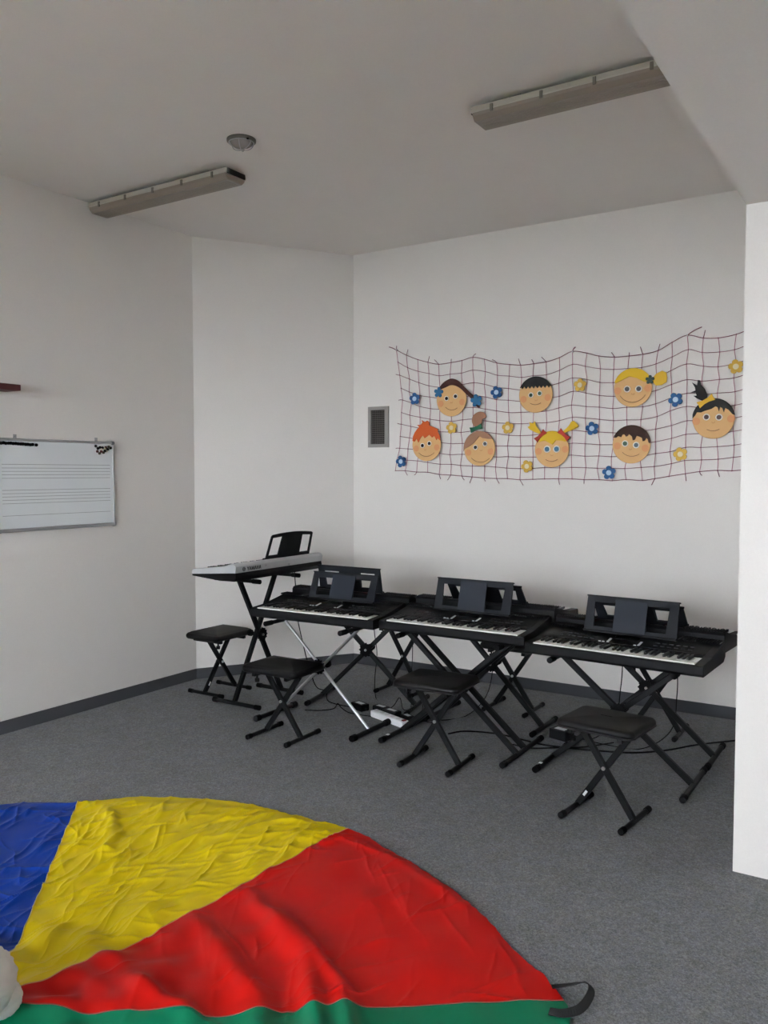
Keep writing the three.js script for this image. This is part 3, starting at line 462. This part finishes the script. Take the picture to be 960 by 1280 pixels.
// the silver keyboard
{
  const t = thing('silver_keyboard', 'silver electronic keyboard with black underside seen from its rear', 'keyboard', [-3.905, 0.885, -4.485], R(-90));
  const under = [[0.198, 0.018], [0.200, 0.03], [-0.190, 0.058], [-0.196, 0.03], [-0.18, 0.002], [-0.05, 0.0]];
  const upper = [[0.200, 0.03], [0.198, 0.045], [0.191, 0.05], [0.191, 0.038], [0.05, 0.038], [0.05, 0.068], [-0.1, 0.098], [-0.16, 0.118], [-0.185, 0.116], [-0.200, 0.1], [-0.194, 0.058]];
  const ends = [[0.200, 0.03], [0.199, 0.05], [0.188, 0.064], [0.05, 0.08], [-0.1, 0.1], [-0.16, 0.118], [-0.185, 0.116], [-0.200, 0.1], [-0.194, 0.058]];
  const cw = HW - 0.4245;
  mesh('underside', sidePrism(under, 2 * HW - 0.006, 0.003), M.plastic, t).userData.label = 'black underside';
  mesh('body', [sidePrism(upper, 2 * 0.4265, 0.001), sidePrism(ends, cw, 0.003).translate(-HW + cw / 2, 0, 0), sidePrism(ends, cw, 0.003).translate(HW - cw / 2, 0, 0)], M.silver, t).userData.label = 'silver upper body';
  keys(t);
  const g = new THREE.Group(); g.name = 'music_rest'; g.position.set(-0.15, 0.108, -0.128); g.rotation.x = R(-16); t.add(g);
  const s = new THREE.Shape(); s.moveTo(-0.245, 0); s.lineTo(0.245, 0); s.lineTo(0.232, 0.165); s.quadraticCurveTo(0.23, 0.178, 0.215, 0.18); s.quadraticCurveTo(0, 0.205, -0.215, 0.18); s.quadraticCurveTo(-0.23, 0.178, -0.232, 0.165); s.closePath();
  for (const k of [-1, 1]) { const p = new THREE.Path(); [[0.12, 0.03], [0.222, 0.03], [0.212, 0.158], [0.112, 0.164]].forEach(([a, b], i) => (i ? p.lineTo(k * a, b) : p.moveTo(k * a, b))); p.closePath(); s.holes.push(p); }
  mesh('frame', extrude(s, 0.006, 0.0015), M.plastic, g); mesh('ledge', rbox(0.5, 0.012, 0.03, 0.004, 0, 0.0, 0.01), M.plastic, g);
  const font = await new FontLoader().loadAsync('fonts/droid/droid_sans_bold.typeface.json');
  const tg = new TextGeometry('YAMAHA', { font, size: 0.024, depth: 0.0015, curveSegments: 4 }); tg.computeBoundingBox();
  mesh('lettering', tg.rotateY(Math.PI).translate(0.36, 0.068, -0.199), M.ebony, t).userData.label = 'dark maker lettering';
  mesh('emblem', [new THREE.TorusGeometry(0.012, 0.002, 6, 20), box(0.002, 0.022, 0.002), box(0.022, 0.002, 0.002).rotateZ(0.52), box(0.022, 0.002, 0.002).rotateZ(-0.52)].map((q) => q.translate(0.39, 0.08, -0.199)), M.ebony, t);
  mesh('socket', new THREE.CylinderGeometry(0.007, 0.007, 0.006, 14).rotateX(Math.PI / 2).translate(0.17, 0.085, -0.199), M.bolt, t); mesh('socket', new THREE.CylinderGeometry(0.007, 0.007, 0.006, 14).rotateX(Math.PI / 2).translate(-0.08, 0.07, -0.199), M.bolt, t);
  for (const k of [-1, 1]) mesh('speaker_grille', Array.from({ length: 9 }, (_, i) => box(0.012, 0.002, 0.05).rotateX(Math.atan2(0.02, 0.06)).translate(k * (0.21 + 0.025 * i), 0.1085, -0.131)), std(0x8e9092, 0.5), t);
}

function makeStand(label, pos, turn, o = {}) {
  const { spread = 0.75, top = 0.62, height = 0.6, bar = 0.44, chrome = false, twin = false, w = 0.03, cap = 0.017, sticker = false, group = 'black keyboard stands' } = o;
  const t = thing('keyboard_stand', label, 'keyboard stand', pos, turn, group), lm = chrome ? M.chrome : M.steel, fy = 0.018;
  for (const s of [-1, 1]) {
    const f = mesh('foot_bar', rod(V((s * spread) / 2, fy, -bar / 2), V((s * spread) / 2, fy, bar / 2), 0.014, 14), M.steel, t);
    for (const e of [-1, 1]) mesh('end_cap', rod(V((s * spread) / 2, fy, e * (bar / 2 - 0.035)), V((s * spread) / 2, fy, e * (bar / 2 + 0.006)), cap, 14), M.rubber, f);
    if (sticker && s < 0) mesh('sticker', rbox(0.018, 0.003, 0.022, 0.001, (s * spread) / 2, fy + 0.0145, bar / 2 - 0.075), M.white, f).userData.label = 'small white sticker';
    const b = mesh('top_bar', rod(V((s * top) / 2, height - 0.019, -0.19), V((s * top) / 2, height - 0.019, 0.19), 0.013, 14), M.steel, t);
    for (const e of [-1, 1]) mesh('rubber_pad', rod(V((s * top) / 2, height - 0.019, e * 0.14), V((s * top) / 2, height - 0.019, e * 0.205), 0.016, 14), M.rubber, b);
  }
  const zs = twin ? [0.055, -0.055] : [0], gap = chrome ? 0.012 : 0.018;
  for (const z of zs) for (const s of [-1, 1]) mesh('leg', chrome ? rod(V((s * spread) / 2, fy, z + s * gap), V((-s * top) / 2, height - 0.019, z + s * gap), 0.0095, 14) : flatBar(V((s * spread) / 2, fy, z + s * gap), V((-s * top) / 2, height - 0.019, z + s * gap), w, 0.026), lm, t);
  const k = spread / (spread + top), py = fy + (height - 0.019 - fy) * k, zf = (twin ? 0.055 : 0) + gap + 0.014;
  const disc = [new THREE.CylinderGeometry(0.042, 0.042, 0.012, 28).rotateX(Math.PI / 2).translate(0, py, zf + 0.006)];
  for (let a = 0; a < 12; a++) disc.push(new THREE.CylinderGeometry(0.005, 0.005, 0.012, 8).rotateX(Math.PI / 2).translate(0.044 * Math.cos(R(30 * a)), py + 0.044 * Math.sin(R(30 * a)), zf + 0.006));
  const d = mesh('ratchet_disc', disc, M.rubber, t); mesh('bolt', new THREE.CylinderGeometry(0.008, 0.008, 0.008, 12).rotateX(Math.PI / 2).translate(0, py, zf + 0.015), M.bolt, d);
  mesh('knob', [rod(V(0.0, py, -zf), V(0.0, py, -zf - 0.03), 0.01, 10), rod(V(0, py, -zf - 0.03), V(0, py, -zf - 0.05), 0.024, 12)], M.rubber, t);
  return t;
}
makeStand('x-shaped keyboard stand with thin chrome legs and black feet', [-3.165, 0, -4.215], 0, { spread: 0.75, top: 0.58, height: 0.659, bar: 0.40, chrome: true, cap: 0.02, group: 'chrome keyboard stand' });
makeStand('black x-stand behind the chrome one, set at an angle', [-3.18, 0, -4.77], R(12), { spread: 0.72, top: 0.6, height: 0.694, bar: 0.46 });
makeStand('black x-stand with doubled legs under the middle keyboard', [-2.24, 0, -4.36], 0, { spread: 0.78, top: 0.64, height: 0.654, bar: 0.55, twin: true, sticker: true });
makeStand('black x-stand at the back of the middle keyboard pair', [-2.27, 0, -4.86], 0, { spread: 0.7, top: 0.6, height: 0.694, bar: 0.39 });
makeStand('black x-stand under the front keyboard beside the white wall end', [-1.295, 0, -4.36], 0, { spread: 0.76, top: 0.64, height: 0.624, bar: 0.48, sticker: true });
makeStand('black x-stand under the rear keyboard beside the white wall end', [-1.285, 0, -4.86], 0, { spread: 0.75, top: 0.62, height: 0.659, bar: 0.43 });
makeStand('tall narrow black x-stand under the silver keyboard', [-3.89, 0, -4.44], R(90), { spread: 0.46, top: 0.42, height: 0.885, bar: 0.41, w: 0.032 });

function makeStool(label, pos, turn, o = {}) {
  const { w = 0.38, d = 0.32, top = 0.455, flat = false, spread = 0.29, sticker = false, group = 'black padded keyboard stools' } = o;
  const t = thing('keyboard_stool', label, 'stool', pos, turn, group), fy = 0.016, bar = 0.32, seatY = top - 0.058, tx = 0.24;
  for (const s of [-1, 1]) {
    const f = mesh('foot_bar', rod(V((s * spread) / 2, fy, -bar / 2), V((s * spread) / 2, fy, bar / 2), 0.0125, 12), M.steel, t);
    for (const e of [-1, 1]) mesh('end_cap', rod(V((s * spread) / 2, fy, e * (bar / 2 - 0.03)), V((s * spread) / 2, fy, e * (bar / 2 + 0.005)), 0.0155, 12), M.rubber, f);
    const l = mesh('leg', flatBar(V((s * spread) / 2, fy, s * 0.014), V((-s * tx) / 2, seatY - 0.012, s * 0.014), 0.03, 0.022), M.steel, t);
    if (sticker && s < 0) { const a = V((s * spread) / 2, fy, 0), b = V((-s * tx) / 2, seatY, 0), q = a.clone().lerp(b, 0.16); mesh('sticker', rbox(0.03, 0.012, 0.002, 0.0008).rotateZ(Math.atan2(b.y - a.y, b.x - a.x)).translate(q.x, q.y, s * 0.014 + 0.012), M.white, l).userData.label = 'small white sticker'; }
    mesh('seat_rail', rbox(0.025, 0.022, d - 0.05, 0.004, (s * tx) / 2, seatY - 0.011, 0), M.steel, t);
  }
  const k = spread / (spread + tx), py = fy + (seatY - 0.012 - fy) * k;
  mesh('pivot_bolt', [rod(V(0, py, 0.02), V(0, py, 0.032), 0.009, 10), rod(V(0, py, -0.02), V(0, py, -0.032), 0.009, 10)], M.bolt, t);
  mesh('adjusting_knob', [rod(V(-0.12, seatY - 0.02, 0.10), V(-0.12, seatY - 0.045, 0.10), 0.006, 8), rod(V(-0.12, seatY - 0.04, 0.10), V(-0.12, seatY - 0.06, 0.10), 0.014, 10)], M.rubber, t);
  const seat = mesh('seat', pad(w, d, 0.052, 0.04, flat ? 0.01 : 0.034).translate(0, seatY, 0), M.vinyl, t);
  if (flat) { const pts = []; for (let a = 0; a < 4; a++) for (let q = 0; q <= 5; q++) { const an = R(90 * a + 18 * q), cx = [1, -1, -1, 1][a] * (w / 2 - 0.04), cz = [1, 1, -1, -1][a] * (d / 2 - 0.04); pts.push(V(cx + 0.0405 * Math.cos(an), seatY + 0.012, cz + 0.0405 * Math.sin(an))); } mesh('piping', new THREE.TubeGeometry(new THREE.CatmullRomCurve3(pts, true, 'catmullrom', 0.2), 120, 0.0035, 6, true), M.piping, seat); }
  return t;
}
makeStool('black padded x-leg stool beside the silver keyboard stand', [-4.255, 0, -4.435], R(90), { w: 0.4, sticker: true, top: 0.462 });
makeStool('black padded x-leg stool in front of the chrome stand keyboard', [-3.195, 0, -3.872], R(1), { w: 0.42, top: 0.46 });
makeStool('black padded x-leg stool in front of the middle keyboard', [-2.19, 0, -3.965], R(3), { flat: true, w: 0.39, d: 0.34, top: 0.492 });
makeStool('black padded x-leg stool before the keyboard beside white wall end', [-1.187, 0, -3.777], R(-6), { flat: true, w: 0.375, sticker: true, top: 0.476 });
makeStool('black stool at the wall side of the chrome stand keyboard', [-3.13, 0, -5.17], R(1), { top: 0.535 });
makeStool('black stool at the wall side of the middle keyboards', [-2.262, 0, -5.17], 0, { top: 0.478 });
makeStool('black stool at the wall side beside the white wall end', [-1.32, 0, -5.2], 0, { top: 0.5 });

// ---------------------------------------------------------------- power strip, adapters, cables
{
  const t = thing('power_strip', 'white power strip full of black plugs on carpet', 'power strip', [-2.815, 0, -4.47], R(-19));
  mesh('body', rbox(0.33, 0.042, 0.055, 0.006, 0, 0.021, 0), M.white, t);
  for (let k = 0; k < 5; k++) mesh('socket', new THREE.CylinderGeometry(0.018, 0.018, 0.003, 18).translate(-0.13 + k * 0.055, 0.0425, 0), std(0xd7d9d8, 0.5), t);
  mesh('switch', rbox(0.02, 0.008, 0.028, 0.002, 0.148, 0.044, 0), std(0x7a2018, 0.4), t);
  const plug = (label, x, z, w, h, d, turn = 0) => { const q = thing('power_adapter', label, 'power adapter', [x, 0, z], turn, 'black power adapters by the white strip'); mesh('housing', rbox(w, h, d, 0.006, 0, h / 2, 0), M.plastic, q); mesh('rating_label', rbox(w * 0.6, 0.001, d * 0.5, 0.0003, 0, h + 0.0002, 0), M.print, q).userData.label = 'pale printed label'; mesh('strain_relief', rod(V(w / 2 - 0.004, h * 0.4, 0), V(w / 2 + 0.03, h * 0.4, 0), 0.006, 8), M.rubber, q); return q; };
  plug('black power adapter with pale label lying left of white strip', -3.13, -4.6, 0.12, 0.045, 0.07, R(-20));
  plug('black power adapter lying between label adapter and white strip', -2.98, -4.63, 0.11, 0.04, 0.06, R(-12));
  plug('black power adapter lying behind the middle of white strip', -2.85, -4.56, 0.12, 0.05, 0.06, R(-15));
  plug('black power adapter lying behind the end of white strip', -2.715, -4.53, 0.085, 0.045, 0.055, R(-25));
  plug('black power adapter with white label on floor behind front stool seat', -1.765, -4.74, 0.12, 0.06, 0.08, R(-14));
  const line = (label, pts, r = 0.0035) => { const o = V(pts[0][0], 0, pts[0][2]); const m = mesh('power_cable', cord(pts.map(([x, y, z]) => V(x - o.x, y, z - o.z)), r, 70, 6), M.rubber); m.position.copy(o); tag(m, label, 'cable'); };
  const f = 0.006;
  line('black cable snaking over carpet from middle stand to white wall end', [[-2.37, f, -4.44], [-2.32, f, -4.53], [-2.13, f, -4.6], [-1.95, f, -4.58], [-1.8, f, -4.56], [-1.53, f, -4.62], [-1.33, f, -4.7], [-1.18, f, -4.84], [-1.05, f, -5.04], [-0.87, f, -5.25], [-0.62, f, -5.5]], 0.005);
  line('black cable on carpet beneath the keyboard beside wall end', [[-1.96, f, -4.47], [-1.86, f, -4.46], [-1.72, f, -4.55], [-1.6, f, -4.64], [-1.47, f, -4.82]], 0.004);
  line('thin cable hanging from the silver keyboard down to the floor', [[-3.69, 0.9, -4.6], [-3.682, 0.82, -4.6], [-3.685, 0.6, -4.62], [-3.67, 0.4, -4.66], [-3.655, 0.2, -4.72], [-3.64, 0.03, -4.8], [-3.6, f, -4.85], [-3.5, f, -4.72], [-3.4, f, -4.62], [-3.14, 0.02, -4.55]]);
  line('thin cable hanging behind chrome stand from black keyboard', [[-3.26, 0.68, -4.95], [-3.262, 0.6, -4.97], [-3.27, 0.45, -4.99], [-3.255, 0.3, -5.0], [-3.26, 0.1, -4.98], [-3.2, f, -4.9], [-3.0, f, -4.7], [-2.93, 0.02, -4.6]], 0.003);
  line('thin cable hanging under the joint of left and middle keyboards', [[-2.93, 0.66, -4.95], [-2.932, 0.55, -4.96], [-2.94, 0.3, -4.97], [-2.93, 0.1, -4.93], [-2.85, f, -4.8], [-2.77, 0.03, -4.55]], 0.003);
  line('thin cable hanging under the middle keyboard in front of wall', [[-2.36, 0.67, -5.0], [-2.363, 0.55, -5.02], [-2.35, 0.35, -5.03], [-2.38, 0.12, -5.0], [-2.45, f, -4.85], [-2.6, 0.03, -4.5]], 0.003);
  line('thin cable hanging at the left under keyboard beside wall end', [[-1.47, 0.64, -4.97], [-1.47, 0.5, -4.98], [-1.48, 0.3, -4.98], [-1.5, 0.1, -4.92], [-1.6, f, -4.82], [-1.68, 0.03, -4.74]], 0.003);
  line('thin cable hanging at the right under keyboard beside wall end', [[-1.15, 0.64, -4.97], [-1.15, 0.5, -4.98], [-1.15, 0.3, -4.98], [-1.17, 0.1, -4.94], [-1.3, f, -4.8], [-1.5, f, -4.76], [-1.66, 0.03, -4.72]], 0.003);
  line('thin cable loop lying on carpet beside chrome stand foot', [[-3.42, f, -4.37], [-3.33, f, -4.42], [-3.28, f, -4.5], [-3.33, f, -4.62], [-3.25, f, -4.55], [-3.13, f, -4.48], [-2.95, f, -4.5], [-2.9, 0.02, -4.5]], 0.003);
  line('tangled thin cable loop standing behind the white strip', [[-2.9, 0.03, -4.56], [-2.86, 0.07, -4.6], [-2.83, 0.12, -4.62], [-2.82, 0.03, -4.66], [-2.74, 0.06, -4.66], [-2.68, 0.11, -4.66], [-2.66, 0.03, -4.62], [-2.6, 0.02, -4.55], [-2.5, 0.015, -4.56]], 0.003);
}

renderer.render(scene, camera);
